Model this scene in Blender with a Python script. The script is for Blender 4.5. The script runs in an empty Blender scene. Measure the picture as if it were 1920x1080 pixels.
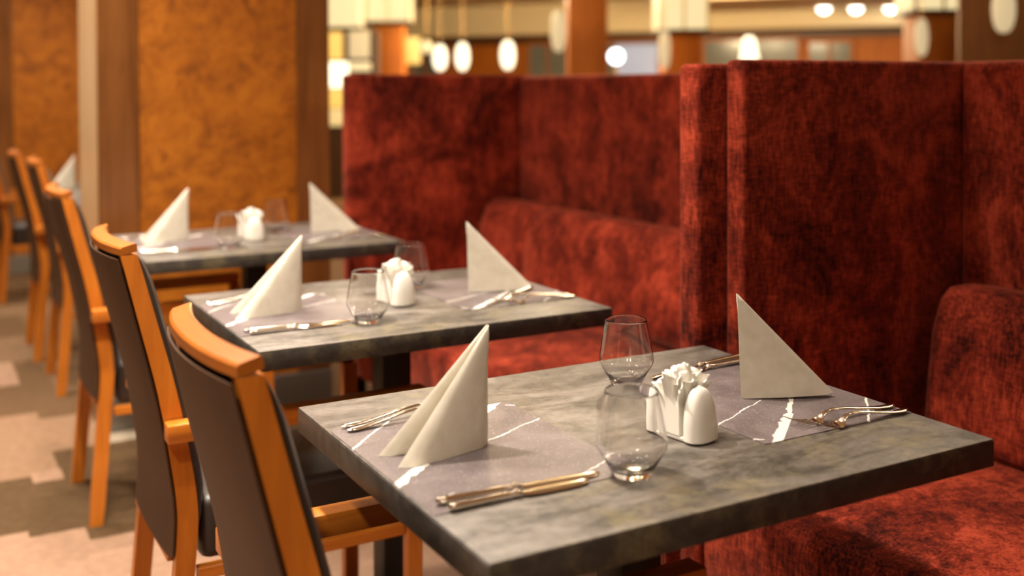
import bpy, bmesh, math, random
from mathutils import Vector, Matrix

# ------------------------------------------------------------------ camera, world, lights, exposure
S = bpy.context.scene
COL = S.collection
R_ = math.radians
CAM = (-0.509, -0.965, 1.236)
YAW, PITCH, ROLL, FPX, CY = -0.50833, -0.01805, -0.0045, 2028.7, 197.1


def cam_axes():
    cy, sy = math.cos(YAW), math.sin(YAW)
    f = Vector((-sy * math.cos(PITCH), cy * math.cos(PITCH), math.sin(PITCH)))
    r = Vector((cy, sy, 0.0))
    u = r.cross(f)
    r2 = r * math.cos(ROLL) + u * math.sin(ROLL)
    u2 = u * math.cos(ROLL) - r * math.sin(ROLL)
    return r2, u2, f


RX, UX, FX = cam_axes()
cd = bpy.data.cameras.new('camera')
cam = bpy.data.objects.new('camera', cd)
COL.objects.link(cam)
M = Matrix.Identity(4)
for i in range(3):
    M[i][0], M[i][1], M[i][2], M[i][3] = RX[i], UX[i], -FX[i], CAM[i]
cam.matrix_world = M
cd.sensor_width = 36.0
cd.lens = FPX / 1920 * 36
cd.shift_y = -(540 - CY) / 1920
cd.clip_start, cd.clip_end = 0.05, 100
cd.dof.use_dof = True
cd.dof.focus_distance = 1.67
cd.dof.aperture_fstop = 2.1
S.camera = cam

w = bpy.data.worlds.new('world')
w.use_nodes = True
w.node_tree.nodes['Background'].inputs[0].default_value = (1.0, 0.74, 0.50, 1)
w.node_tree.nodes['Background'].inputs[1].default_value = 0.13
S.world = w
S.view_settings.view_transform = 'Standard'
S.view_settings.look = 'None'
S.view_settings.gamma = 1
S.view_settings.use_curve_mapping = False
S.view_settings.exposure = 0.0
S.cycles.use_denoising = True
S.cycles.sample_clamp_indirect = 80
S.cycles.max_bounces = 10
S.cycles.transparent_max_bounces = 8

CEIL = 2.64


def lamp(x, y, power, size=0.13, col=(1, 0.88, 0.74), z=CEIL - 0.03, spread=112):
    d = bpy.data.lights.new('downlight', 'AREA')
    d.shape = 'DISK'
    d.size = size
    d.energy = power
    d.color = col
    d.spread = R_(spread)
    o = bpy.data.objects.new('downlight', d)
    o.location = (x, y, z)
    COL.objects.link(o)
    return o


# recessed ceiling lamps above the aisle and the tables (outside the frame)
for (x, y, p) in ((-0.25, 0.30, 8), (-0.22, 0.98, 34), (-0.15, 1.75, 21), (0.60, 1.85, 4), (-0.05, 2.75, 15), (-0.30, 3.35, 12), (-0.35, 4.3, 8), (0.1, 5.9, 20),
                  (-1.0, 5.0, 8), (-1.15, -0.50, 27), (-1.35, 1.3, 8), (-0.95, 3.3, 32)):
    lamp(x, y, p)

# the many small pin spots of the same ceiling
for i in range(5):
    for j in range(6):
        lamp(-1.9 + 1.15 * i + 0.2 * (j % 2), -1.0 + 1.7 * j, 1.3, 0.11, (1, 0.9, 0.76), CEIL - 0.02, 140)

# ------------------------------------------------------------------ node helpers


class NT:
    def __init__(self, name):
        self.m = bpy.data.materials.new(name)
        self.m.use_nodes = True
        self.t = self.m.node_tree
        self.b = self.t.nodes['Principled BSDF']
        self._oc = None

    def n(self, typ, **kw):
        nd = self.t.nodes.new(typ)
        for k, v in kw.items():
            setattr(nd, k, v)
        return nd

    def l(self, a, b):
        self.t.links.new(a, b)

    def coord(self, which='Object'):
        if self._oc is None:
            self._oc = self.n('ShaderNodeTexCoord')
        return self._oc.outputs[which]

    def mapped(self, scale=(1, 1, 1), rot=(0, 0, 0), loc=(0, 0, 0), which='Object'):
        mp = self.n('ShaderNodeMapping')
        mp.inputs['Scale'].default_value = scale
        mp.inputs['Rotation'].default_value = rot
        mp.inputs['Location'].default_value = loc
        self.l(self.coord(which), mp.inputs['Vector'])
        return mp.outputs[0]

    def noise(self, scale, detail=4, rough=0.55, vec=None, dist=0.0):
        nd = self.n('ShaderNodeTexNoise')
        nd.inputs['Scale'].default_value = scale
        nd.inputs['Detail'].default_value = detail
        nd.inputs['Roughness'].default_value = rough
        nd.inputs['Distortion'].default_value = dist
        self.l(vec if vec is not None else self.coord(), nd.inputs['Vector'])
        return nd.outputs['Fac']

    def ramp(self, fac, stops):
        r = self.n('ShaderNodeValToRGB')
        e = r.color_ramp.elements
        e[0].position, e[0].color = stops[0][0], (*stops[0][1], 1)
        e[1].position, e[1].color = stops[-1][0], (*stops[-1][1], 1)
        for p, c in stops[1:-1]:
            k = e.new(p)
            k.color = (*c, 1)
        self.l(fac, r.inputs['Fac'])
        return r.outputs['Color']

    def math(self, op, a, b=None, c=None):
        nd = self.n('ShaderNodeMath', operation=op)
        for i, v in enumerate((a, b, c)):
            if v is None:
                continue
            if isinstance(v, (int, float)):
                nd.inputs[i].default_value = v
            else:
                self.l(v, nd.inputs[i])
        return nd.outputs[0]

    def mix(self, fac, a, b):
        nd = self.n('ShaderNodeMix', data_type='RGBA')
        for sock, v in ((nd.inputs[0], fac), (nd.inputs[6], a), (nd.inputs[7], b)):
            if isinstance(v, (int, float)):
                sock.default_value = v
            elif isinstance(v, tuple):
                sock.default_value = (*v, 1)
            else:
                self.l(v, sock)
        return nd.outputs[2]

    def bump(self, h, strength=0.2, dist=0.002):
        b = self.n('ShaderNodeBump')
        b.inputs['Strength'].default_value = strength
        b.inputs['Distance'].default_value = dist
        self.l(h, b.inputs['Height'])
        self.l(b.outputs[0], self.b.inputs['Normal'])

    def base(self, c):
        if isinstance(c, tuple):
            self.b.inputs['Base Color'].default_value = (*c, 1)
        else:
            self.l(c, self.b.inputs['Base Color'])

    def set(self, **kw):
        for k, v in kw.items():
            self.b.inputs[k.replace('_', ' ')].default_value = v
        return self


def plain(name, c, rough=0.5, metal=0.0, **kw):
    t = NT(name)
    t.base(c)
    t.set(Roughness=rough, Metallic=metal, **kw)
    return t.m


def emit(name, c, s):
    t = NT(name)
    t.base((0.28, 0.24, 0.16))
    t.b.inputs['Emission Color'].default_value = (*c, 1)
    t.b.inputs['Emission Strength'].default_value = s
    t.set(Roughness=0.5)
    return t.m


def m_wood(name, a, b, rough=0.42, axis=2, sc=1.0, coat=0.08):
    t = NT(name)
    s = [55 * sc] * 3
    s[axis] = 4 * sc
    v = t.mapped(scale=tuple(s))
    f = t.noise(1.0, 5, 0.6, v, 0.6)
    f2 = t.noise(9 * sc, 3, 0.5)
    g = t.math('ADD', t.math('MULTIPLY', f, 0.7), t.math('MULTIPLY', f2, 0.3))
    t.base(t.ramp(g, [(0.34, a), (0.64, b)]))
    t.set(Roughness=rough)
    t.b.inputs['Coat Weight'].default_value = coat
    t.b.inputs['Coat Roughness'].default_value = 0.25
    t.bump(f, 0.06, 0.001)
    return t.m


def m_velvet():
    t = NT('crushed_red_velvet')
    big = t.noise(4.6, 5, 0.66, None, 0.9)
    mid = t.noise(1.0, 3, 0.6, t.mapped(scale=(34, 34, 9)))
    wv = t.noise(1.0, 2, 0.6, t.mapped(scale=(190, 190, 30)))
    wh = t.noise(1.0, 2, 0.6, t.mapped(scale=(48, 48, 260)))
    fine = t.math('ADD', t.math('MULTIPLY', wv, 0.6), t.math('MULTIPLY', wh, 0.4))
    g = t.math('ADD', t.math('MULTIPLY', big, 0.62),
               t.math('ADD', t.math('MULTIPLY', mid, 0.18), t.math('MULTIPLY', fine, 0.62)))
    t.base(t.ramp(g, [(0.575, (0.026, 0.0022, 0.0014)), (0.705, (0.185, 0.0205, 0.0088)), (0.84, (0.47, 0.066, 0.029))]))
    t.set(Roughness=0.85)
    t.b.inputs['Specular IOR Level'].default_value = 0.12
    t.b.inputs['Sheen Weight'].default_value = 0.9
    t.b.inputs['Sheen Roughness'].default_value = 0.30
    t.b.inputs['Sheen Tint'].default_value = (1.0, 0.34, 0.24, 1)
    t.bump(g, 0.55, 0.004)
    return t.m


def m_table(k=0.60, nm='grey_concrete_laminate'):
    t = NT(nm)
    v = t.mapped(scale=(5.5, 15, 15), rot=(0, 0, R_(12)))
    a = t.noise(1.0, 7, 0.66, v, 1.3)
    b = t.noise(60, 6, 0.78)
    c = t.noise(3.1, 2, 0.5)
    g = t.math('ADD', t.math('MULTIPLY', a, 0.66), t.math('MULTIPLY', b, 0.34))
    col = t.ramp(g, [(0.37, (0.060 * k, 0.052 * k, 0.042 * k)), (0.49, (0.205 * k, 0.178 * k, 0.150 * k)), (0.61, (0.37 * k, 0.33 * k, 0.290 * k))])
    lg = t.ramp(t.noise(2.6, 3, 0.6, None, 0.8), [(0.34, (0.74, 0.73, 0.72)), (0.66, (1.12, 1.11, 1.10))])
    mu = t.n('ShaderNodeMix', data_type='RGBA', blend_type='MULTIPLY')
    mu.inputs[0].default_value = 1
    t.l(col, mu.inputs[6])
    t.l(lg, mu.inputs[7])
    col = mu.outputs[2]
    # faint ochre stain
    st = t.ramp(t.math('MULTIPLY', c, t.noise(16, 4, 0.7)), [(0.27, (0, 0, 0)), (0.38, (1, 1, 1))])
    nd = t.mix(0.38, col, (0.34, 0.28, 0.13))
    col = t.mix(t.math('MULTIPLY', st, 0.75), col, nd)
    t.base(col)
    t.set(Roughness=0.42)
    t.b.inputs['Specular IOR Level'].default_value = 0.45
    t.bump(b, 0.05, 0.001)
    return t.m


def m_mat():
    """thin place mat printed like mauve-grey marble with white veins (local coords, origin at its corner)"""
    t = NT('printed_marble_mat')
    sp = t.n('ShaderNodeSeparateXYZ')
    t.l(t.coord(), sp.inputs[0])
    X, Y = sp.outputs[0], sp.outputs[1]
    n1 = t.noise(26, 4, 0.65)
    wob = t.math('MULTIPLY', t.math('SUBTRACT', n1, 0.5), 0.016)
    base = t.ramp(t.noise(9, 5, 0.6, None, 0.6), [(0.36, (0.100, 0.078, 0.079)), (0.66, (0.18, 0.147, 0.146))])
    specks = t.ramp(t.noise(300, 3, 0.7), [(0.60, (0, 0, 0)), (0.68, (1, 1, 1))])
    base = t.mix(t.math('MULTIPLY', specks, 0.55), base, (0.5, 0.46, 0.44))
    tot = None
    veins = [((-0.01, 0.238), (0.060, 0.300), 0.0062), ((0.060, 0.300), (0.16, 0.398), 0.0042), ((0.16, 0.398), (0.29, 0.508), 0.0072),
             ((-0.01, 0.388), (0.11, 0.508), 0.0017), ((0.15, 0.327), (0.31, 0.402), 0.0013), ((0.272, 0.470), (0.285, 0.462), 0.0016),
             ((0.02, 0.175), (0.05, 0.19), 0.0010), ((0.20, 0.16), (0.285, 0.20), 0.0008)]
    for (x0, y0), (x1, y1), wd in veins:
        y0 -= 0.14
        y1 -= 0.14
        L = math.hypot(x1 - x0, y1 - y0)
        dx, dy = (x1 - x0) / L, (y1 - y0) / L
        al = t.math('ADD', t.math('MULTIPLY', X, dx), t.math('MULTIPLY', Y, dy))
        al = t.math('SUBTRACT', al, x0 * dx + y0 * dy)
        pe = t.math('ADD', t.math('MULTIPLY', X, -dy), t.math('MULTIPLY', Y, dx))
        pe = t.math('ADD', t.math('SUBTRACT', pe, -x0 * dy + y0 * dx), wob)
        d = t.math('ABSOLUTE', pe)
        inr = t.math('MULTIPLY', t.math('GREATER_THAN', al, 0.0), t.math('LESS_THAN', al, L))
        wv = t.math('MULTIPLY', n1, 2 * wd)
        k = t.math('MULTIPLY', t.math('LESS_THAN', d, wv), inr)
        tot = k if tot is None else t.math('MAXIMUM', tot, k)
    t.base(t.mix(tot, base, (0.74, 0.71, 0.66)))
    t.set(Roughness=0.42)
    return t.m


def m_cork():
    t = NT('mottled_orange_panel')
    a = t.noise(7.5, 5, 0.62, None, 1.6)
    b = t.noise(34, 4, 0.7, None, 1.0)
    g = t.math('ADD', t.math('MULTIPLY', a, 0.62), t.math('MULTIPLY', b, 0.38))
    t.base(t.ramp(g, [(0.37, (0.24, 0.066, 0.001)), (0.50, (0.42, 0.124, 0.002)), (0.63, (0.56, 0.185, 0.008))]))
    t.set(Roughness=0.55)
    t.bump(g, 0.3, 0.006)
    return t.m


def m_carpet():
    t = NT('brown_patchwork_carpet')
    sp = t.n('ShaderNodeSeparateXYZ')
    t.l(t.coord(), sp.inputs[0])
    X, Y = sp.outputs[0], sp.outputs[1]
    # snapped random tiles for the general pattern
    cx = t.math('FLOOR', t.math('MULTIPLY', X, 1 / 0.15))
    sh = t.n('ShaderNodeTexWhiteNoise', noise_dimensions='1D')
    t.l(cx, sh.inputs['W'])
    yy = t.math('ADD', t.math('MULTIPLY', Y, 1 / 0.55), t.math('MULTIPLY', sh.outputs['Value'], 0.35))
    cyy = t.math('FLOOR', yy)
    cb = t.n('ShaderNodeCombineXYZ')
    t.l(t.math('FLOOR', t.math('MULTIPLY', cx, 0.5)), cb.inputs[0])
    t.l(cyy, cb.inputs[1])
    wn = t.n('ShaderNodeTexWhiteNoise', noise_dimensions='2D')
    t.l(cb.outputs[0], wn.inputs['Vector'])
    col = t.ramp(wn.outputs['Value'], [(0.25, (0.125, 0.072, 0.036)), (0.75, (0.185, 0.112, 0.062))])
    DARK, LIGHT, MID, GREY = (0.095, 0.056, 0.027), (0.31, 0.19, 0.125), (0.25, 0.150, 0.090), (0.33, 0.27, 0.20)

    def rect(c, x0, x1, y0, y1, rgb):
        k = t.math('MULTIPLY', t.math('MULTIPLY', t.math('GREATER_THAN', X, x0), t.math('LESS_THAN', X, x1)),
                   t.math('MULTIPLY', t.math('GREATER_THAN', Y, y0), t.math('LESS_THAN', Y, y1)))
        return t.mix(k, c, rgb)
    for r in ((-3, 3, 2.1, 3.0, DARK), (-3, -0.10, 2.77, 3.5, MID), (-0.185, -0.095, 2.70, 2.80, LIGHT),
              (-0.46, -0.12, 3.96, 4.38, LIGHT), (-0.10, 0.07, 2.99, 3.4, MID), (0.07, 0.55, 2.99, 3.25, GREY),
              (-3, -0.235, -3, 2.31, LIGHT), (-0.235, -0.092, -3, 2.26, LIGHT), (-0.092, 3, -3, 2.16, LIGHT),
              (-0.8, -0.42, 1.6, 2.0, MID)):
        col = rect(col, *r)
    pile = t.noise(420, 2, 0.6)
    mot = t.noise(30, 4, 0.65)
    k = t.math('ADD', t.math('MULTIPLY', pile, 0.5), t.math('MULTIPLY', mot, 0.5))
    sh2 = t.ramp(k, [(0.3, (0.66, 0.66, 0.66)), (0.7, (1.25, 1.25, 1.25))])
    mu = t.n('ShaderNodeMix', data_type='RGBA', blend_type='MULTIPLY')
    mu.inputs[0].default_value = 1
    t.l(col, mu.inputs[6])
    t.l(sh2, mu.inputs[7])
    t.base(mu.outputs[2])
    t.set(Roughness=0.95)
    t.b.inputs['Specular IOR Level'].default_value = 0.1
    t.bump(pile, 0.5, 0.004)
    return t.m


def m_leather(name, c, rough=0.45, spec=0.5):
    t = NT(name)
    f = t.noise(190, 3, 0.6)
    t.base(t.ramp(t.noise(7, 3, 0.5), [(0.35, tuple(x * 0.85 for x in c)), (0.65, tuple(x * 1.15 for x in c))]))
    t.set(Roughness=rough)
    t.b.inputs['Specular IOR Level'].default_value = spec
    t.bump(f, 0.12, 0.001)
    return t.m


def m_paper():
    t = NT('ivory_paper_napkin')
    f = t.noise(260, 2, 0.6)
    t.base(t.ramp(t.noise(40, 3, 0.5), [(0.3, (0.66, 0.61, 0.50)), (0.7, (0.76, 0.71, 0.60))]))
    t.set(Roughness=0.9)
    t.b.inputs['Specular IOR Level'].default_value = 0.15
    t.bump(f, 0.25, 0.0008)
    return t.m


def m_glass():
    t = NT('clear_glass')
    t.base((1, 1, 1))
    t.set(Roughness=0.0, IOR=1.47)
    t.b.inputs['Transmission Weight'].default_value = 1.0
    return t.m


MAT = dict(
    wood=m_wood('honey_beech_wood', (0.43, 0.118, 0.007), (0.62, 0.195, 0.016)),
    wood_x=m_wood('honey_beech_wood_along', (0.43, 0.118, 0.007), (0.62, 0.195, 0.016), axis=0),
    wood_y=m_wood('honey_beech_wood_across_dimmed', (0.31, 0.082, 0.005), (0.43, 0.125, 0.009), axis=1),  # same beech, colour darkened to offset the strong overhead light on the rails
    walnut=m_wood('brown_walnut_veneer', (0.14, 0.047, 0.010), (0.28, 0.106, 0.027), 0.3, 2, 0.35),
    pier_wood=m_wood('dark_amber_wood', (0.15, 0.045, 0.001), (0.24, 0.08, 0.002), 0.6, 2, 0.3, 0.0),
    pale_wood=m_wood('pale_oak_veneer', (0.42, 0.26, 0.13), (0.56, 0.37, 0.20), 0.3, 2, 0.35),
    hall_wood=m_wood('orange_hall_wood', (0.40, 0.105, 0.003), (0.56, 0.165, 0.006), 0.6, 2, 0.3, 0.0),
    back_leather=m_leather('brown_leather', (0.062, 0.028, 0.013), 0.6, 0.25),
    seat_leather=m_leather('dark_brown_leather', (0.032, 0.023, 0.018), 0.42),
    velvet=m_velvet(), table=m_table(), edge=m_table(0.17, 'shaded_concrete_edge'), mat=m_mat(), cork=m_cork(), carpet=m_carpet(), paper=m_paper(), glass=m_glass(),  # edge: slightly darker grey of its own, deepened further to stand for shade
    black=plain('black_powder_coat', (0.008, 0.008, 0.008), 0.45),
    steel=plain('polished_steel', (0.86, 0.79, 0.68), 0.14, 1.0),
    ceramic=plain('white_glazed_ceramic', (0.88, 0.85, 0.77), 0.10),
    tissue=plain('white_tissue', (0.88, 0.85, 0.77), 0.9),
    plaster=plain('cream_plaster', (0.86, 0.72, 0.45), 0.8),
    ceiling=plain('cream_ceiling_paint', (0.80, 0.66, 0.42), 0.85),
    baseboard=plain('grey_skirting', (0.20, 0.18, 0.15), 0.5),
    pane=plain('grey_window_glass', (0.20, 0.205, 0.185), 0.15),
    dark=plain('dark_stained_wood', (0.055, 0.024, 0.008), 0.45),
    brass=plain('dull_brass', (0.55, 0.36, 0.14), 0.3, 1.0),
    shade=emit('cream_lit_shade', (1.0, 0.80, 0.42), 0.88),
    sconce=emit('cream_lit_sconce', (1.0, 0.76, 0.42), 0.60),
    bright=emit('bright_lit_globe', (1.0, 0.90, 0.62), 2.2),
    amber=emit('amber_lit_panel', (1.0, 0.56, 0.10), 1.0),
    cool=emit('cool_white_lamp', (0.90, 0.95, 1.0), 5.0),
    screen=emit('cool_lit_screen', (0.62, 0.72, 0.88), 0.50),
    spot=emit('downlight_lens', (1.0, 0.95, 0.85), 7.0),
    candle=emit('lit_candle_wax', (1.0, 0.70, 0.28), 0.75),
)

# ------------------------------------------------------------------ mesh helpers


def to_obj(name, bm, mat, parent=None, loc=(0, 0, 0), rotz=0.0, smooth=True, angle=40):
    me = bpy.data.meshes.new(name)
    bmesh.ops.recalc_face_normals(bm, faces=bm.faces[:])
    bm.to_mesh(me)
    bm.free()
    if mat is not None:
        me.materials.append(mat)
    if smooth:
        for p in me.polygons:
            p.use_smooth = True
        me.set_sharp_from_angle(angle=R_(angle))
    o = bpy.data.objects.new(name, me)
    COL.objects.link(o)
    o.location = loc
    o.rotation_euler = (0, 0, rotz)
    if parent is not None:
        o.parent = parent
    return o


def thing(name, label, cat, loc=(0, 0, 0), rotz=0.0, group=None):
    o = bpy.data.objects.new(name, None)
    o.empty_display_size = 0.1
    COL.objects.link(o)
    o.location = loc
    o.rotation_euler = (0, 0, rotz)
    return tag(o, label, cat, group)


def tag(o, label, cat, group=None):
    o['label'] = label
    o['category'] = cat
    if group:
        o['group'] = group
    return o


def struct(o, label=None):
    o['kind'] = 'structure'
    if label:
        o['label'] = label
    return o


def dup(root, loc, rotz=0.0, label=None, group=None):
    r = root.copy()
    COL.objects.link(r)
    r.location = loc
    r.rotation_euler = (0, 0, rotz)
    if label:
        r['label'] = label
    if group:
        r['group'] = group
    for ch in list(root.children):
        c = ch.copy()
        COL.objects.link(c)
        c.parent = r
        for g in list(ch.children):
            d = g.copy()
            COL.objects.link(d)
            d.parent = c
    return r


def box(x0, x1, y0, y1, z0, z1, bevel=0.0, seg=2, bm=None):
    b = bm or bmesh.new()
    vs = [b.verts.new((x, y, z)) for x in (x0, x1) for y in (y0, y1) for z in (z0, z1)]
    fs = [(0, 1, 3, 2), (4, 6, 7, 5), (0, 4, 5, 1), (2, 3, 7, 6), (0, 2, 6, 4), (1, 5, 7, 3)]
    faces = [b.faces.new([vs[i] for i in f]) for f in fs]
    if bevel:
        es = list({e for f in faces for e in f.edges})
        bmesh.ops.bevel(b, geom=es, offset=bevel, segments=seg, profile=0.5, affect='EDGES')
    return b


def loft(rings, bm=None, closed=True, cap=True):
    """rings: list of lists of points"""
    b = bm or bmesh.new()
    V = [[b.verts.new(p) for p in r] for r in rings]
    n = len(rings[0])
    for i in range(len(V) - 1):
        for j in range(n if closed else n - 1):
            k = (j + 1) % n
            b.faces.new((V[i][j], V[i][k], V[i + 1][k], V[i + 1][j]))
    if cap and closed:
        b.faces.new(V[0][::-1])
        b.faces.new(V[-1])
    return b


def ellipse(c, ax, ay, a, b_, n=12, p=2.0):
    out = []
    for i in range(n):
        t = 2 * math.pi * i / n
        ct, st = math.cos(t), math.sin(t)
        x = math.copysign(abs(ct) ** (2 / p), ct) * a
        y = math.copysign(abs(st) ** (2 / p), st) * b_
        out.append(Vector(c) + Vector(ax) * x + Vector(ay) * y)
    return out


def lathe(prof, n=40, bm=None):
    b = bm or bmesh.new()
    rings = []
    for r, z in prof:
        if r < 1e-6:
            rings.append([b.verts.new((0, 0, z))])
        else:
            rings.append([b.verts.new((r * math.cos(2 * math.pi * i / n), r * math.sin(2 * math.pi * i / n), z)) for i in range(n)])
    for a, c in zip(rings, rings[1:]):
        for i in range(n):
            k = (i + 1) % n
            if len(a) == 1:
                b.faces.new((a[0], c[k], c[i]))
            elif len(c) == 1:
                b.faces.new((a[i], a[k], c[0]))
            else:
                b.faces.new((a[i], a[k], c[k], c[i]))
    return b


def spline(pts, n):
    """Catmull-Rom through pts -> n+1 samples"""
    P = [Vector(p) for p in pts]
    P = [P[0] * 2 - P[1]] + P + [P[-1] * 2 - P[-2]]
    segs = len(P) - 3
    out = []
    for i in range(n + 1):
        u = i / n * segs
        k = min(int(u), segs - 1)
        t = u - k
        a, b, c, d = P[k:k + 4]
        out.append(0.5 * ((2 * b) + (c - a) * t + (2 * a - 5 * b + 4 * c - d) * t * t + (3 * b - a - 3 * c + d) * t ** 3))
    return out


def lerp_tab(tab, x):
    for (x0, y0), (x1, y1) in zip(tab, tab[1:]):
        if x <= x1:
            return y0 + (y1 - y0) * (x - x0) / (x1 - x0)
    return tab[-1][1]


# ------------------------------------------------------------------ setting: floor, ceiling, far hall
b = bmesh.new()
fv = [b.verts.new(p) for p in ((-6, -4, 0), (26, -4, 0), (26, 28, 0), (-6, 28, 0))]
b.faces.new(fv)
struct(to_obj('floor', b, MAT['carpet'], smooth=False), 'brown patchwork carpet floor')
b = box(-6, 26, -4, 28, CEIL, CEIL + 0.05)
struct(to_obj('ceiling', b, MAT['ceiling'], smooth=False), 'cream painted ceiling')


def at(u, v, depth):
    """point at a given depth along the lens axis, for measured spots of the photograph"""
    d = RX * ((u - 960) / FPX) - UX * ((v - CY) / FPX) + FX
    return Vector(CAM) + d * depth


def wall_depth(u):
    return 1.17 * FPX / (122 + 0.027 * (u - 960))


# far wall, seen over the booths: runs from WA (left) to WB (right)
WA = at(-260, CY, wall_depth(-260))
WB = at(2150, CY, wall_depth(2150))
WA.z = WB.z = 0
WD = (WB - WA).normalized()
WN = Vector((WD.y, -WD.x, 0))           # towards the room
WL = (WB - WA).length
WROT = math.atan2(WD.y, WD.x)


def wall_s(u):
    """distance along the far wall for a picture column"""
    p = at(u, CY, wall_depth(u))
    return (Vector((p.x, p.y, 0)) - WA).dot(WD)


def wall_z(u, v):
    return at(u, v, wall_depth(u)).z


wall = to_obj('wall_far', box(0, WL, 0, 0.1, 0, CEIL), MAT['hall_wood'], None, WA, WROT, False)
struct(wall, 'orange wooden far wall of the hall')
struct(to_obj('wall_left', box(-3.6, -3.5, -4, 18, 0, CEIL), MAT['plaster'], smooth=False), 'cream wall left of the aisle, outside the frame')
struct(to_obj('wall_back', box(-3.6, 20, -4.1, -4, 0, CEIL), MAT['plaster'], smooth=False), 'cream wall behind the camera')
fas = box(-0.2, WL, -0.55, -0.02, wall_z(900, 70), CEIL - 0.004)
struct(to_obj('trim_1', fas, MAT['plaster'], None, WA, WROT, False), 'cream bulkhead above the far wall')
rail = box(0, WL, -0.03, 0.0, wall_z(900, 84), wall_z(900, 73), 0.004)
struct(to_obj('trim_2', rail, MAT['dark'], None, WA, WROT, False), 'dark wooden rail under the bulkhead')
# inner step of the bulkhead: a slimmer, lower-lying cornice further out
fas = box(wall_s(1330), WL, -3.2, -0.56, 2.40, CEIL - 0.004)
struct(to_obj('trim_3', fas, MAT['ceiling'], None, WA, WROT, False), 'dropped ceiling edge holding the downlights')

wi = 0
for (u0, u1, v0, v1) in ((780, 822, 84, 150), (994, 1064, 84, 150), (1141, 1236, 80, 150), (1322, 1496, 76, 150), (1518, 1596, 80, 150)):
    wi += 1
    s0, s1, z1, z0 = wall_s(u0), wall_s(u1), wall_z((u0 + u1) / 2, v0), 0.95
    o = to_obj('window_%d' % wi, box(s0, s1, -0.035, -0.005, z0, z1), MAT['pane'], None, WA, WROT, False)
    struct(o, 'grey glazed opening in the far wall')
    fr = bmesh.new()
    for a in ((s0 - .05, s0, z0, z1), (s1, s1 + .05, z0, z1), (s0 - .05, s1 + .05, z1, z1 + .05), ((s0 + s1) / 2 - .02, (s0 + s1) / 2 + .02, z0, z1)):
        box(a[0], a[1], -0.06, -0.002, a[2], a[3], bm=fr)
    to_obj('window_frame', fr, MAT['hall_wood'], o, smooth=False)

# columns of the hall: wooden shaft with lit capital
COLS = [  # u0, u1, depth, capital bottom v (None: above the frame), label
    (702, 757, 13.0, 40, (688, 770), 'slim orange wooden column with a lit cream capital, left behind the far booth'),
    (1066, 1140, 9.5, None, None, 'broad orange wooden column without capital in view, behind the middle of the booths'),
    (1246, 1316, 11.5, 55, (1233, 1326), 'orange wooden column with lit cream capital, right behind the booth wings'),
    (1722, 1806, 9.0, 18, (1702, 1812), 'orange wooden column with lit cream capital behind the near booth'),
]


def column(u0, u1, d, vcap, capu, label):
    p0, p1 = at(u0, CY, d), at(u1, CY, d)
    wd = (p1 - p0).length
    c = (p0 + p1) / 2
    c = c + FX * wd / 2
    root = thing('hall_column', label, 'column', (c.x, c.y, 0), YAW)
    h = CEIL - 0.003
    if vcap is not None:
        zc = at((u0 + u1) / 2, vcap, d).z
        cw = (capu[1] - capu[0]) / FPX * d
        # capital: four lit panes in a wooden cage
        cap = box(-cw / 2, cw / 2, -cw / 2, cw / 2, zc, h, 0.02, 2)
        sh = to_obj('lamp_shade', cap, MAT['shade'], root)
        fr = bmesh.new()
        box(-cw / 2 - .015, cw / 2 + .015, -cw / 2 - .015, cw / 2 + .015, zc - 0.035, zc - 0.002, 0.006, 2, bm=fr)
        to_obj('shade_frame', fr, MAT['dark'], root)
        mull = bmesh.new()
        for sx in (-1, 0, 1):
            box(sx * cw * 0.48 - .012, sx * cw * 0.48 + .012, -cw / 2 - .008, -cw / 2 + .01, zc, h, bm=mull)
        to_obj('shade_mullions', mull, MAT['plaster'], sh, smooth=False)
        h = zc - 0.036
    sb = box(-wd / 2, wd / 2, -wd / 2, wd / 2, 0.121, h, 0.012, 2)
    to_obj('shaft', sb, MAT['hall_wood'], root)
    to_obj('plinth', box(-wd / 2 - .02, wd / 2 + .02, -wd / 2 - .02, wd / 2 + .02, 0, 0.12, 0.006, 2), MAT['dark'], root)
    return root, wd, c


cols = [column(*a) for a in COLS]
# dark brown wide pier at the far right
p0, p1 = at(1838, CY, 7.0), at(2010, CY, 7.0)
wd = (p1 - p0).length
c = (p0 + p1) / 2 + FX * wd / 2
root = thing('hall_pier', 'dark brown wooden pier at the right, carrying a hanging cream sconce', 'column', (c.x, c.y, 0), YAW - 0.37)
to_obj('shaft', box(-wd / 2, wd / 2, -wd / 2, wd / 2, 0.121, CEIL - 0.003, 0.012, 2), MAT['pier_wood'], root)
to_obj('plinth', box(-wd / 2 - .02, wd / 2 + .02, -wd / 2 - .02, wd / 2 + .02, 0, 0.12, 0.006, 2), MAT['dark'], root)


def sconce(u, v0, v1, wpx, d, mat, label, group=None):
    """elongated glass lamp hung on a thin rod from the ceiling"""
    pc = at(u, (v0 + v1) / 2, d)
    hh = (v1 - v0) / FPX * d / 2
    rr = wpx / FPX * d / 2
    root = thing('pendant_lamp', label, 'lamp', (pc.x, pc.y, pc.z - hh), 0, group)
    prof = [(0, 0)] + [(rr * math.sin(math.pi * t) ** 0.75, hh * (1 - math.cos(math.pi * t))) for t in [i / 14 for i in range(1, 14)]] + [(0, 2 * hh)]
    to_obj('glass_shade', lathe(prof, 24), mat, root)
    top = CEIL - 0.002 - (pc.z - hh)
    to_obj('rod', lathe([(0, 2 * hh - 0.005), (0.004, 2 * hh - 0.005), (0.004, top), (0, top)], 10), MAT['brass'], root)
    return root


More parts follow.
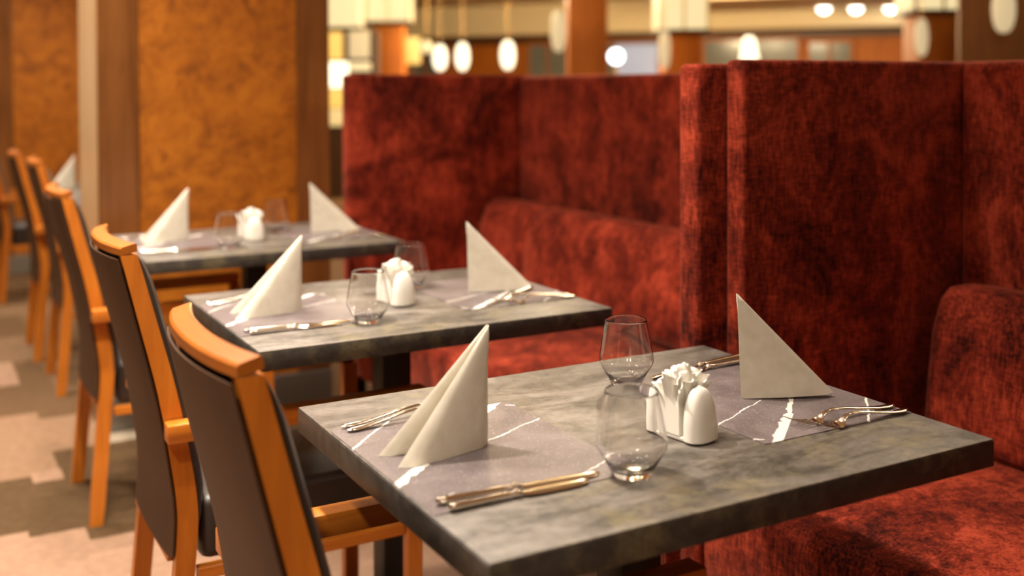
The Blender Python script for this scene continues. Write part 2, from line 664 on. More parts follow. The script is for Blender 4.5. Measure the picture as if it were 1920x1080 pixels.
sconce(1728, 34, 106, 25, 8.6, MAT['sconce'], 'slender cream pendant lamp before the column behind the near booth')
sconce(1882, -30, 62, 42, 6.8, MAT['sconce'], 'large cream pendant lamp against the dark pier at the right')
sconce(1047, 18, 98, 30, 9.2, MAT['sconce'], 'slender cream pendant lamp left of the broad middle column')
sconce(1246, 56, 130, 22, 11.0, MAT['sconce'], 'slender cream pendant lamp on the column by the booth wings')
sconce(1818, 22, 52, 30, 8.7, MAT['shade'], 'short round pendant lamp right of the column behind the near booth')
for u, v0, v1, wpx, lab in ((825, 84, 132, 26, 'lowest left of three bright oval lamps above the far booth'),
                            (867, 80, 132, 25, 'middle of three bright oval lamps above the far booth'),
                            (952, 76, 130, 27, 'right one of three bright oval lamps above the far booth')):
    sconce(u, v0, v1, wpx, 15.0, MAT['bright'], lab)
sconce(800, 76, 100, 22, 14.0, MAT['shade'], 'small round cream lamp above the left part of the far booth')

# table lamp far behind the near booth: white cone shade
pc = at(1405, 110, 12)
root = thing('cone_lamp', 'small lamp with a glowing white cone shade above the booth wing', 'lamp', (pc.x, pc.y, 0))
zb, zt = at(1405, 112, 12).z, at(1405, 68, 12).z
to_obj('lamp_shade', lathe([(0, zb), (0.105, zb), (0.09, zb + .08), (0.06, zt - .03), (0.03, zt), (0, zt)], 20), MAT['bright'], root)
to_obj('stem', lathe([(0, 0.03), (0.02, 0.03), (0.02, zb - .002), (0, zb - .002)], 10), MAT['brass'], root)
to_obj('foot', lathe([(0, 0), (0.16, 0), (0.15, 0.02), (0.03, 0.035), (0, 0.035)], 20), MAT['brass'], root)

# cool lamp and a lit screen on the far wall
s = wall_s(1197)
scr = to_obj('wall_screen', box(-0.36, 0.36, -0.06, -0.0, -0.35, 0.35, 0.01, 2), MAT['screen'], None,
             WA + WD * s + WN * 0.06 + Vector((0, 0, wall_z(1197, 122))), WROT)
tag(scr, 'pale blue lit screen on the far wall right of the broad column', 'screen')
pc = at(1155, 106, 14.5)
root = thing('cool_lamp', 'round bluish white lamp beside the broad middle column', 'lamp', (pc.x, pc.y, 0))
to_obj('globe', lathe([(0, pc.z - .10)] + [(0.10 * math.sin(math.pi * i / 10), pc.z - 0.10 * math.cos(math.pi * i / 10)) for i in range(1, 10)] + [(0, pc.z + .10)], 20), MAT['cool'], root)
to_obj('stem', lathe([(0, 0.03), (0.02, 0.03), (0.02, pc.z - .098), (0, pc.z - .098)], 10), MAT['brass'], root)
to_obj('foot', lathe([(0, 0), (0.16, 0), (0.15, 0.02), (0.03, 0.035), (0, 0.035)], 20), MAT['brass'], root)

# back-lit bar shelf seen in the gap between pillar and booth
d = 12.0
bar = thing('bar_cabinet', 'back-lit bar cabinet glowing in the gap between pillar and far booth', 'cabinet', at(650, CY, d).xy.to_3d(), YAW)
PXM = d / FPX


def bz(v):
    return at(650, v, d).z


to_obj('carcass', box(-0.42, 0.33, 0.02, 0.45, 0, bz(57), 0.005, 1), MAT['dark'], bar)
for nm, v0, v1, mt, x0, x1 in (('lit_panel', 166, 202, 'amber', -0.36, 0.06), ('lit_panel', 204, 236, 'candle', -0.36, 0.05),
                               ('lit_panel', 116, 164, 'bright', -0.40, 0.02), ('lit_panel', 60, 112, 'amber', -0.38, -0.04),
                               ('lit_panel', 58, 110, 'sconce', 0.03, 0.26), ('lit_panel', 117, 133, 'shade', 0.03, 0.27)):
    to_obj(nm, box(x0, x1, -0.03, 0.018, bz(v1), bz(v0), 0.008, 2), MAT[mt], bar)
pc = at(650, 30, 12.6)
root = thing('ceiling_lantern', 'wide glowing cream ceiling lantern left of the slim column', 'lamp', (pc.x, pc.y, 0), YAW)
zl = at(650, 52, 12.6).z
to_obj('lamp_shade', box(-0.42, 0.18, -0.2, 0.2, zl, CEIL - 0.004, 0.015, 2), MAT['shade'], root)
to_obj('frame', box(-0.44, 0.20, -0.22, 0.22, zl - 0.03, zl - 0.001, 0.004, 1), MAT['dark'], root)
# amber column lamp right of the slim column
pc = at(772, 95, 14.4)
root = thing('amber_lamp', 'square amber lamp glowing right of the slim column', 'lamp', (pc.x, pc.y, 0), YAW)
z0, z1 = at(772, 120, 14.4).z, at(772, 70, 14.4).z
to_obj('lamp_shade', box(-0.11, 0.11, -0.11, 0.11, z0, z1, 0.01, 2), MAT['amber'], root)
to_obj('post', box(-0.04, 0.04, -0.04, 0.04, 0.03, z0 - .001, 0.004, 1), MAT['dark'], root)
to_obj('foot', box(-0.15, 0.15, -0.15, 0.15, 0, 0.029, 0.006, 1), MAT['dark'], root)

# downlights of the far ceiling
for i, (u, v) in enumerate(((1545, 20), (1605, 16), (1670, 12), (1815, 5))):
    lab = ('leftmost', 'second', 'third', 'rightmost')[i] + ' of four small downlights in the ceiling behind the near booth'
    k1 = at(u, v, 1.0)
    dd = (2.385 - CAM[2]) / (k1.z - CAM[2])
    p = at(u, v, min(dd, 16.0))
    root = thing('ceiling_downlight', lab, 'lamp', (p.x, p.y, 2.365), 0, 'downlights in the far ceiling')
    to_obj('ring', lathe([(0.105, 0.03), (0.13, 0.034), (0.14, 0.02), (0.13, 0.0), (0.10, 0.0), (0.105, 0.03)], 24), MAT['plaster'], root)
    to_obj('lens', lathe([(0, 0.028), (0.098, 0.028), (0.096, 0.0), (0.088, -0.03), (0.066, -0.062), (0.036, -0.080), (0, -0.086)], 24), MAT['spot'], root)

# point lights added out of view to brighten the far ceiling and wall
for p, e in ((at(850, -50, 10.5), 120), (at(1000, -40, 13), 260), (at(1300, -40, 13), 230), (at(1600, -40, 12), 120), (at(900, -60, 8), 20)):
    d = bpy.data.lights.new('hall_fill', 'POINT')
    d.energy = e
    d.color = (1, 0.76, 0.44)
    d.shadow_soft_size = 0.15
    o = bpy.data.objects.new('hall_fill', d)
    o.location = (p.x, p.y, 2.35)
    COL.objects.link(o)

# unseen point lights added behind the booths to brighten ceiling and reflections
for x, y, e in ((2.9, 3.9, 42), (3.1, 1.2, 28), (2.2, 6.6, 40)):
    d = bpy.data.lights.new('ceiling_fill', 'POINT')
    d.energy = e
    d.color = (1, 0.82, 0.58)
    d.shadow_soft_size = 0.09
    o = bpy.data.objects.new('ceiling_fill', d)
    o.location = (x, y, 2.3)
    COL.objects.link(o)

# ------------------------------------------------------------------ wood-framed pillars with mottled panels


def pillar(name, label, x0, x1, y0, y1, fl, fr):
    root = thing(name, label, 'pillar', (0, 0, 0))
    H = CEIL - 0.003
    to_obj('core', box(x0 + .012, x1 - .012, y0 + .02, y1, 0.0, H), MAT['walnut'], root, smooth=False)
    to_obj('mottled_panel', box(x0 + fl + .002, x1 - fr - .002, y0 + .006, y0 + .0195, 0.125, H), MAT['cork'], root, smooth=False)
    to_obj('frame_board', box(x0, x0 + fl, y0, y0 + .0195, 0.125, H, 0.002, 1), MAT['walnut'], root)
    to_obj('frame_board', box(x1 - fr, x1, y0, y0 + .0195, 0.125, H, 0.002, 1), MAT['walnut'], root)
    to_obj('side_board', box(x0, x0 + .0115, y0 + .021, y1, 0.125, H, 0.002, 1), MAT['pale_wood'], root)
    to_obj('side_board', box(x1 - .0115, x1, y0 + .021, y1, 0.125, H, 0.002, 1), MAT['walnut'], root)
    to_obj('skirting', box(x0 - .004, x1 + .004, y0 - .004, y0 + .0195, 0.0, 0.124, 0.003, 1), MAT['baseboard'], root)
    return root


pillar('partition_pillar', 'broad wooden pillar with mottled orange panel behind the third table', 0.075, 0.935, 3.10, 3.585, 0.140, 0.130)
pillar('partition_pillar', 'second wooden pillar with mottled orange panel, further back at the left', -0.22, 1.1, 6.9, 7.4, 0.312, 0.14)

# ------------------------------------------------------------------ booths
V = MAT['velvet']


def slab(x0, x1, y0, y1, z0, z1, bev, seg=4, cuts=0):
    b_ = box(x0, x1, y0, y1, z0, z1, bev, seg)
    return b_


def cushion_back(name, root, y0, y1, zt=0.788):
    """leaning back cushion, rounded front, with x profile running along y"""
    prof = [(1.640, 0.452), (1.452, 0.452), (1.428, 0.470), (1.424, 0.50), (1.436, 0.60), (1.452, 0.70), (1.470, zt - .045),
            (1.484, zt - .018), (1.508, zt), (1.56, zt + .002), (1.62, zt - .008), (1.640, zt - .03)]
    ys = [(y0, 0.90), (y0 + .012, 0.965), (y0 + .035, 1.0)] + [(y0 + .035 + (y1 - y0 - .07) * i / 12, 1.0) for i in range(1, 12)] + \
         [(y1 - .035, 1.0), (y1 - .012, 0.965), (y1, 0.90)]
    cx, cz = 1.640, 0.452
    random.seed(int(y1 * 100) + 7)
    rings = []
    for k, (y, s) in enumerate(ys):
        r = []
        for x, z in prof:
            wv = 0.004 * math.sin(y * 9.0 + z * 6) if 2 < k < len(ys) - 3 else 0
            r.append((cx + (x - cx) * s + (wv if x < 1.58 else 0), y, cz + (z - cz) * (1 - (1 - s) * 0.4)))
        rings.append(r)
    return to_obj(name, loft(rings), V, root, angle=60)


def seat_pad(root, x0, x1, y0, y1, z0, z1):
    r = 0.045
    prof = [(x1, z0), (x0 + .012, z0), (x0 + .003, z0 + .012)]
    for i in range(0, 9):
        a = math.pi - (math.pi / 2) * i / 8
        prof.append((x0 + r + r * math.cos(a), z1 - .012 - r + r * math.sin(a)))
    prof += [(x0 + .16, z1 - .003), (x0 + .34, z1), (x1 - .06, z1 - .002), (x1, z1 - .004)]
    n = 24
    ys = [y0] + [y0 + (y1 - y0) * i / n for i in range(1, n)] + [y1]
    rings = []
    for k, y in enumerate(ys):
        e = 0.006 if k in (0, n) else 0.0
        rings.append([(x + (e if x < x0 + .2 else 0) + (0.0025 * math.sin(y * 11) if 1 < k < n - 1 and x < x1 - .01 else 0), y, z - (e if z > z1 - .06 else 0)) for x, z in prof])
    return to_obj('seat', loft(rings), V, root, angle=60)


booth1 = thing('booth_bench', 'dark red velvet booth bench beside the front table, its seat at lower right', 'bench', (0, 0, 0))
to_obj('side_wing', slab(0.983, 1.715, 0.742, 0.796, 0.10, 1.288, 0.011), V, booth1)
to_obj('back_panel', slab(1.643, 1.715, -1.8, 0.741, 0.10, 1.288, 0.022), V, booth1)
seat_pad(booth1, 0.872, 1.642, -1.5, 0.738, 0.17, 0.455)
cushion_back('back_cushion', booth1, -1.45, 0.672)
to_obj('plinth', box(1.02, 1.58, -1.4, 0.70, 0.0, 0.168), MAT['black'], booth1, smooth=False)
to_obj('foot', box(0.985, 1.02, 0.748, 0.79, 0.0, 0.101), MAT['black'], booth1, smooth=False)

booth2 = thing('booth_bench', 'dark red velvet booth bench behind the second and third tables', 'bench', (0, 0, 0))
to_obj('side_wing', slab(0.914, 1.715, 0.800, 0.866, 0.15, 1.280, 0.012), V, booth2)
to_obj('side_wing', slab(0.914, 1.715, 2.845, 2.91, 0.15, 1.280, 0.012), V, booth2)
to_obj('back_panel', slab(1.643, 1.715, 0.867, 2.844, 0.10, 1.274, 0.022), V, booth2)
seat_pad(booth2, 0.872, 1.642, 0.868, 2.843, 0.20, 0.455)
cushion_back('back_cushion', booth2, 0.90, 2.462)
cushion_back('back_cushion', booth2, 2.466, 2.835)
for y in (0.80, 2.82):
    to_obj('foot', box(0.93, 0.975, y + .01, y + .055, 0.0, 0.202 if y > 1 else 0.152), MAT['black'], booth2, smooth=False)
to_obj('plinth', box(1.15, 1.58, 1.0, 2.7, 0.0, 0.199), MAT['black'], booth2, smooth=False)

# ------------------------------------------------------------------ tables
TL, TW, TZ, TH = 0.781, 0.62, 0.75, 0.0375


def make_table(loc, label, proto=None):
    if proto:
        return dup(proto, loc, 0, label, 'grey restaurant tables in a row')
    t = thing('restaurant_table', label, 'table', loc, 0, 'grey restaurant tables in a row')
    to_obj('tabletop', box(0.0006, TL - .0006, 0.0006, TW - .0006, TZ - .003, TZ, 0.0008, 2), MAT['table'], t)
    to_obj('edge_band', box(0, TL, 0, TW, TZ - TH, TZ - .0031, 0.0008, 2), MAT['edge'], t)['label'] = 'slightly darker grey edge, deepened for shade'
    cx, cy = TL / 2, TW / 2
    to_obj('mounting_plate', box(cx - .16, cx + .16, cy - .16, cy + .16, TZ - TH - .007, TZ - TH - .0005), MAT['black'], t, smooth=False)
    to_obj('pedestal', box(cx - .034, cx + .034, cy - .034, cy + .034, 0.0205, TZ - TH - .0075, 0.003, 2), MAT['black'], t)
    to_obj('foot_plate', box(cx - .2, cx + .2, cy - .125, cy + .125, 0, 0.02, 0.006, 2), MAT['black'], t)
    return t


TP = [(0, 0), (0.045, 0.985), (0.060, 2.151), (0.095, 3.60), (0.085, 4.25)]
tl = ['nearest grey concrete-look table with two glasses and a napkin holder in front', 'second grey table from the front, before the far booth bench',
      'third grey table standing before the orange pillar', 'fourth grey table, mostly hidden behind the orange pillar', 'fifth and farthest grey table at the left edge']
t0 = make_table((0, 0, 0), tl[0])
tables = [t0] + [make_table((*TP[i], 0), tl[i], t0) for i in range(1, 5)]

# ------------------------------------------------------------------ place mats
MATL, MATW, MATH = 0.285, 0.345, 0.0012


def placemat_bm():
    return box(0, MATL, 0, MATW, 0, MATH)


pm = None
names = ['front', 'second', 'third', 'fourth', 'fifth']
for i, (x, y) in enumerate(TP[:3]):
    for side in (0, 1):
        lab = 'mauve-grey marble-print place mat on the %s table, %s side' % (names[i], ('chair', 'bench')[side])
        loc = (x + .003, y + .138, TZ) if side == 0 else (x + TL - .003, y + TW - .138, TZ)
        if pm is None:
            pm = tag(to_obj('place_mat', placemat_bm(), MAT['mat'], None, loc, 0, False), lab, 'place mat', 'marble-print place mats')
        else:
            o = pm.copy()
            COL.objects.link(o)
            o.location = loc
            o.rotation_euler = (0, 0, math.pi * side)
            o['label'] = lab
ZM = TZ + MATH

# ------------------------------------------------------------------ chairs (local: x forward, origin under the rear legs)
POST = [(0.0, 0.0), (0.012, 0.14), (0.026, 0.30), (0.0345, 0.40), (0.034, 0.455), (0.026, 0.52), (0.001, 0.66), (-0.034, 0.80), (-0.066, 0.925)]
PROFILE = spline([(x, 0, z) for x, z in POST], 40)


def px(z):
    for a, c in zip(PROFILE, PROFILE[1:]):
        if z <= c.z:
            t = (z - a.z) / max(1e-6, c.z - a.z)
            return a.x + (c.x - a.x) * t
    return PROFILE[-1].x


def yo(z):
    return 0.208 - 0.041 * z / 0.93


def make_chair(loc, label):
    t = thing('dining_chair', label, 'chair', loc, 0, 'wooden dining chairs along the tables')
    W, WX, WY = MAT['wood'], MAT['wood_x'], MAT['wood_y']
    dp, th = 0.0188, 0.027
    for s in (-1, 1):
        rings = []
        for p in PROFILE:
            o_ = yo(p.z)
            hw = dp * (0.92 if p.z < 0.05 else 1.0)
            bk = hw - 0.0075 * max(0.0, (p.z - 0.5) / 0.42)
            r = [(p.x - bk, s * (o_ - th), p.z), (p.x + hw, s * (o_ - th), p.z), (p.x + hw, s * o_, p.z), (p.x - bk, s * o_, p.z)]
            rings.append(r)
        to_obj('back_post', loft(rings), W, t, angle=30)
        to_obj('front_leg', box(0.480, 0.514, min(s * .172, s * .2), max(s * .172, s * .2), 0, 0.577, 0.002, 1), W, t)
        a = px(0.60) - 0.0195
        to_obj('armrest', box(a, 0.515, min(s * .186, s * .224), max(s * .186, s * .224), 0.578, 0.613, 0.003, 2), WX, t)
        to_obj('seat_rail', box(px(.36) + .022, 0.479, min(s * .166, s * .19), max(s * .166, s * .19), 0.300, 0.3235, 0.002, 1), WX, t)
    # curved top rail lying on both posts
    n = 16
    rings = []
    ztop = 0.925
    o_ = yo(ztop)
    for i in range(n + 1):
        u = -1 + 2 * i / n
        bow = 0.025 * (1 - u * u) - 0.004 * (1 - u * u) ** 2
        xc = px(ztop) - bow
        y = u * o_
        d_ = dp - 0.0038
        xc += 0.0042
        rings.append([(xc - d_, y, ztop + .0004), (xc + d_, y, ztop + .0064), (xc + d_ - .0015, y, ztop + .0195), (xc + d_ - .004, y, ztop + .0215), (xc - d_ + .003, y, ztop + .0155), (xc - d_, y, ztop + .0125)])
    to_obj('top_rail', loft(rings), WY, t, angle=30)
    # lower rail under the upholstery
    yy = yo(.36) - th - .0005
    to_obj('lower_rail', box(px(.345) - .029, px(.345) + .004, -yy, yy, 0.338, 0.3503, 0.002, 1), WY, t)
    # upholstered back: brown rear shell and dark front padding
    for nm, off0, off1, mat, sag, z0, z1 in (('back_shell', -0.0275, -0.0192, MAT['back_leather'], 0.017, 0.351, 0.918), ('back_padding', -0.018, 0.046, MAT['seat_leather'], 0.015, 0.40, 0.921)):
        rings = []
        fwd = 0.0062 if nm == 'back_shell' else 0.0
        zs = [z0 + (z1 - z0) * k / 22 for k in range(23)]
        for k, z in enumerate(zs):
            edge = min(k, 22 - k)
            pinch = {0: 0.45, 1: 0.8, 2: 0.95}.get(edge, 1.0)
            inn = yo(z) - (0.005 if nm == 'back_shell' else 0.006)
            sg = sag * min(1.0, max(0.45, (z - 0.36) / 0.45))
            m = (off0 + off1) / 2 + fwd * max(0.0, (z - 0.5) / 0.42)
            h = (off1 - off0) / 2 * (pinch if nm != 'back_shell' or k > 3 else 1.0)
            ring = []
            for i in range(13):
                u = -1 + i / 6
                hh = h * (1 - 0.55 * abs(u) ** 8)
                ring.append((px(z) + m - hh - sg * (1 - u * u), u * inn, z))
            for i in range(12, -1, -1):
                u = -1 + i / 6
                hh = h * (1 - 0.55 * abs(u) ** 8)
                ring.append((px(z) + m + hh - sg * (1 - u * u), u * inn, z))
            rings.append(ring)
        # keep the padding in front of the posts near the edges
        if nm == 'back_padding':
            rings = [[(max(x, px(z) + dp + .001) if abs(y) > yo(z) - th - .012 else x, y, z) for x, y, z in r] for r in rings]
        to_obj(nm, loft(rings), mat, t, angle=50)
    to_obj('seat', box(0.062, 0.44, -0.168, 0.168, 0.324, 0.448, 0.022, 4), MAT['seat_leather'], t)
    for s in (-1, 1):
        to_obj('glide', box(-0.014, 0.014, s * .194 - .01, s * .194 + .01, -0.0, 0.002), MAT['black'], t, smooth=False)
    return t


ch_lab = ['front-most wooden armchair with brown back at the nearest table', 'wooden armchair with brown back at the second table',
          'wooden armchair with brown back at the third table by the pillar', 'wooden armchair at the fourth table, beyond the third chair',
          'wooden armchair at the fifth table, near the left edge', 'farthest wooden armchair, cut by the left edge of the photo']
CP = [(-0.131, 0.348, 0), (-0.095, 1.292, 0), (-0.063, 2.455, 0), (0.008, 3.885, 0), (-0.016, 4.53, 0), (-0.062, 6.03, 0)]
c0 = make_chair((CP[0][0], CP[0][1], 0), ch_lab[0])
for i in range(1, 6):
    dup(c0, (CP[i][0], CP[i][1], 0), CP[i][2], ch_lab[i])

# ------------------------------------------------------------------ folded napkins


def flap_bm(L, H, W0, lean, side, n=14):
    """one standing flap: vertical spine at x=0, foot corner at x=-L, rolled edge along the slope; side=+-1 bulges"""
    b_ = bmesh.new()
    rows = []
    for i in range(n + 1):
        h = i / n * 0.995
        row = []
        m = 10
        Lh = L * (1 - h)
        for sgn in (1, -1):
            idx = range(m + 1) if sgn == 1 else range(m - 1, 0, -1)
            for j in idx:
                u = j / m
                d_ = (1 - u) * Lh
                wdt = W0 * (1 - 0.8 * h) * math.sqrt(1 - math.exp(-d_ / 0.008)) * (0.22 + 0.78 * math.exp(-d_ / 0.045))
                bul = side * 0.006 * math.sin(math.pi * u) * (1 - h)
                row.append((-u * Lh - lean * h * 0, sgn * wdt * 0.5 + bul + 0.0004 * sgn, H * h + 0.004 * max(0, u - 0.93) * 6 * (1 - h) * 0))
        rows.append(row)
    return loft(rows, b_)


def napkin(px_, py, L, a1, a2, H, label, tilt=0.0, mirror=False):
    """px_,py: foot of the spine; a1,a2: headings (deg) of the two flaps"""
    t = thing('folded_napkin', label, 'napkin', (px_, py, 0), 0, 'standing folded napkins')
    t.location.z = ZM + 0.0003
    for k, (a, Lk) in enumerate(((a1, L[0]), (a2, L[1]))):
        sd = (1 if k == 0 else -1) * (1 if mirror else -1)
        o = to_obj('flap', flap_bm(Lk, H, 0.022, 0, sd), MAT['paper'], t, angle=80)
        o.rotation_euler = (0, 0, R_(a - 180))
        off = Vector((-math.sin(R_(a)), math.cos(R_(a)), 0)) * (0.0022 if k == 0 else -0.0022)
        if mirror:
            off = -off
        o.location = off
    t.rotation_euler = (0, R_(tilt), 0)
    return t


napkin(0.169, 0.322, (0.144, 0.150), 188.5, 169.5, 0.163, 'ivory napkin folded to a tent at the chair side of the nearest table')
napkin(0.609, 0.319, (0.146, 0.150), -25.5, -16, 0.163, 'ivory napkin standing like a sail at the bench side of the nearest table', -2.6, True)
x, y = TP[1]
napkin(x + .185, y + .316, (0.154, 0.152), 188.5, 163, 0.163, 'ivory napkin folded to a tent at the chair side of the second table')
napkin(x + .589, y + .318, (0.158, 0.15), -18, 2, 0.166, 'ivory napkin standing like a sail at the bench side of the second table', -1, True)
x, y = TP[2]
napkin(x + .205, y + .40, (0.16, 0.15), 200, 178, 0.163, 'ivory napkin standing at the chair side of the third table')
napkin(x + .589, y + .336, (0.165, 0.15), -8, 12, 0.166, 'ivory napkin standing at the bench side of the third table', -1, True)
x, y = TP[3]
napkin(x + .19, y + .33, (0.155, 0.15), 192, 172, 0.163, 'ivory napkin on the fourth table, partly hidden by the pillar')
x, y = TP[4]
napkin(x + .10, y + .36, (0.12, 0.12), 190, 170, 0.163, 'ivory napkin on the fifth table at the left edge')

# ------------------------------------------------------------------ glasses
GP = [(0, 0), (0.021, 0.0), (0.0250, 0.0015), (0.0262, 0.005), (0.0305, 0.013), (0.0362, 0.0225), (0.0415, 0.0310), (0.0440, 0.0360), (0.0449, 0.0405), (0.0446, 0.0450), (0.0435, 0.0510), (0.0410, 0.0640), (0.0382, 0.0790), (0.0356, 0.0930), (0.0338, 0.1035),
      (0.0336, 0.1056), (0.0331, 0.1062), (0.0326, 0.1056), (0.0326, 0.1035), (0.0344, 0.0930), (0.0370, 0.0790), (0.0398, 0.0640), (0.0423, 0.0510), (0.0434, 0.0450), (0.0437, 0.0405), (0.0428, 0.0362), (0.0402, 0.0312), (0.0346, 0.0226), (0.0285, 0.0135), (0.0225, 0.0085), (0.012, 0.0070), (0, 0.0066)]
g0 = None


def glass(x, y, label, z=TZ):
    global g0
    if g0 is None:
        g0 = tag(to_obj('drinking_glass', lathe(GP, 48), MAT['glass'], None, (x, y, z + .0003), 0, True, 80), label, 'glass', 'stemless drinking glasses')
        return g0
    o = g0.copy()
    COL.objects.link(o)
    o.location = (x, y, z + .0003)
    o['label'] = label
    return o


glass(0.272, 0.134, 'empty stemless glass nearest the camera on the front table')
glass(0.503, 0.474, 'empty stemless glass at the far edge of the front table')
for i, (x, y) in enumerate(TP[1:3]):
    nm = names[i + 1]
    glass(x + .266, y + .134, 'empty stemless glass on the near side of the %s table' % nm)
    glass(x + .497, y + (.440 if i == 0 else .43), 'empty stemless glass on the far side of the %s table' % nm)
x, y = TP[3]
glass(x + .11, y + .52, 'empty stemless glass on the fourth table beside the pillar')
x, y = TP[4]
glass(x + .16, y + .15, 'empty stemless glass on the near side of the fifth table')
glass(x + .16, y + .47, 'empty stemless glass on the far side of the fifth table')

# ------------------------------------------------------------------ napkin holders with tissues


def dome_bm(H, wx, wy, inward):
    rings = []
    n = 16
    for i in range(n + 1):
        h = i / n
        k = math.sqrt(max(0.0, 1 - h ** 2.6))
        k2 = math.sqrt(max(0.0, 1 - h ** 3.2))
        c = (0, inward * h ** 1.5, H * (h ** 0.9))
        rings.append(ellipse(c, (1, 0, 0), (0, 1, 0), max(wx * k, 0.0012), max(wy * k2, 0.0012), 28, 2.5))
    return loft(rings)


def make_holder(loc, rot, label):
    t = thing('napkin_holder', label, 'napkin holder', loc, rot, 'white ceramic napkin holders')
    foot = loft([ellipse((0, 0, z), (1, 0, 0), (0, 1, 0), 0.0225 - e, 0.049 - e, 32, 3.0) for z, e in ((0.0, 0.003), (0.002, 0.0005), (0.005, 0), (0.007, 0.002))])
    to_obj('foot', foot, MAT['ceramic'], t)
    a = to_obj('side_shell', dome_bm(0.072, 0.0265, 0.0165, 0.0022), MAT['ceramic'], t, (0, -0.0345, 0.004))
    c_ = to_obj('side_shell', dome_bm(0.072, 0.0265, 0.0165, -0.0022), MAT['ceramic'], t, (0, 0.0345, 0.004))
    return t


def tissue_bm(seed, w_, H, fan=0.0):
    rnd = random.Random(seed)
    b_ = bmesh.new()
    n, m = 28, 14
    ph = [rnd.uniform(0, 6.28) for _ in range(4)]
    th = 0.0019
    front, back = [], []
    for i in range(m + 1):
        h = i / m
        rf, rb = [], []
        for j in range(n + 1):
            u = -1 + 2 * j / n
            flare = max(0.0, (h - 0.6) / 0.4) ** 1.6
            top = H * (1 - 0.12 * abs(u) ** 2 + flare * (0.03 * math.sin(5 * u + ph[0]) + 0.018 * math.sin(15 * u + ph[1])))
            yv = fan * flare + flare * (0.0046 * math.sin(7 * u + ph[2]) + 0.0028 * math.sin(16 * u + ph[3]))
            xv = u * w_ * (0.98 + 0.40 * flare)
            th = 0.00265 - 0.0017 * flare
            rf.append(b_.verts.new((xv, yv + th, top * h)))
            rb.append(b_.verts.new((xv, yv - th, top * h)))
        front.append(rf)
        back.append(rb)
    for A, sgn in ((front, 1), (back, -1)):
        for i in range(m):
            for j in range(n):
                q = (A[i][j], A[i][j + 1], A[i + 1][j + 1], A[i + 1][j])
                b_.faces.new(q if sgn > 0 else q[::-1])
    loop = [(0, j) for j in range(n)] + [(i, n) for i in range(m)] + [(m, j) for j in range(n, 0, -1)] + [(i, 0) for i in range(m, 0, -1)]
    for (i0, j0), (i1, j1) in zip(loop, loop[1:] + loop[:1]):
        b_.faces.new((front[i0][j0], back[i0][j0], back[i1][j1], front[i1][j1]))
    return b_


tis = [None] * 6
TH_ = (0.074, 0.083, 0.090, 0.089, 0.084, 0.074)
ORD = ('foremost', 'second', 'third', 'fourth', 'fifth', 'rearmost')


def holder(x, y, rot, which):
    global hold0
    lab = 'white ceramic napkin holder on the %s table' % which
    if which == 'front':
        hold0 = make_holder((x, y, TZ + .0003), rot, lab)
    else:
        dup(hold0, (x, y, TZ + .0003), rot, lab)
    for k, yy in enumerate((-0.0135, -0.0081, -0.0027, 0.0027, 0.0081, 0.0135)):
        ox, oy = -yy * math.sin(rot), yy * math.cos(rot)
        loc = (x + ox, y + oy, TZ + .0080)
        lab = '%s of six white crinkled tissues in the napkin holder on the %s table' % (ORD[k], which)
        grp = 'tissues in the %s napkin holder' % which
        if tis[k] is None:
            tis[k] = tag(to_obj('tissue', tissue_bm(11 + k, 0.0235, TH_[k], (k - 2.5) * 0.0036), MAT['tissue'], None, loc, rot, True, 80), lab, 'tissue', grp)
        else:
            o = tis[k].copy()
            COL.objects.link(o)
            o.location = loc
            o.rotation_euler = (0, 0, rot)
            o['label'] = lab
            o['group'] = grp


holder(0.421, 0.224, R_(8), 'front')
x, y = TP[1]
holder(x + .392, y + .285, R_(6), 'second')
x, y = TP[2]
holder(x + .378, y + .295, R_(6), 'third')
x, y = TP[4]
# warm candle and a small bottle-like lantern on the far-left tables
cnd = thing('candle', 'pale yellow pillar candle glowing on the fifth table beside the pillar', 'candle', (x + .28, y + .42, TZ))
to_obj('wax', lathe([(0, 0.006), (0.032, 0.006), (0.032, 0.150), (0.028, 0.152), (0, 0.148)], 24), MAT['candle'], cnd)
to_obj('saucer', lathe([(0, 0), (0.045, 0), (0.055, 0.006), (0.053, 0.0075), (0.04, 0.0055), (0, 0.0055)], 24), MAT['ceramic'], cnd)

# ------------------------------------------------------------------ cutlery
ST = MAT['steel']


def sec_loft(tab, n=12, p=2.0):
    """tab rows: x, y, z(center), half width, half thickness"""
    return loft([ellipse((x_, y_, z_), (0, 1, 0), (0, 0, 1), hw, hh, n, p) for x_, y_, z_, hw, hh in tab])


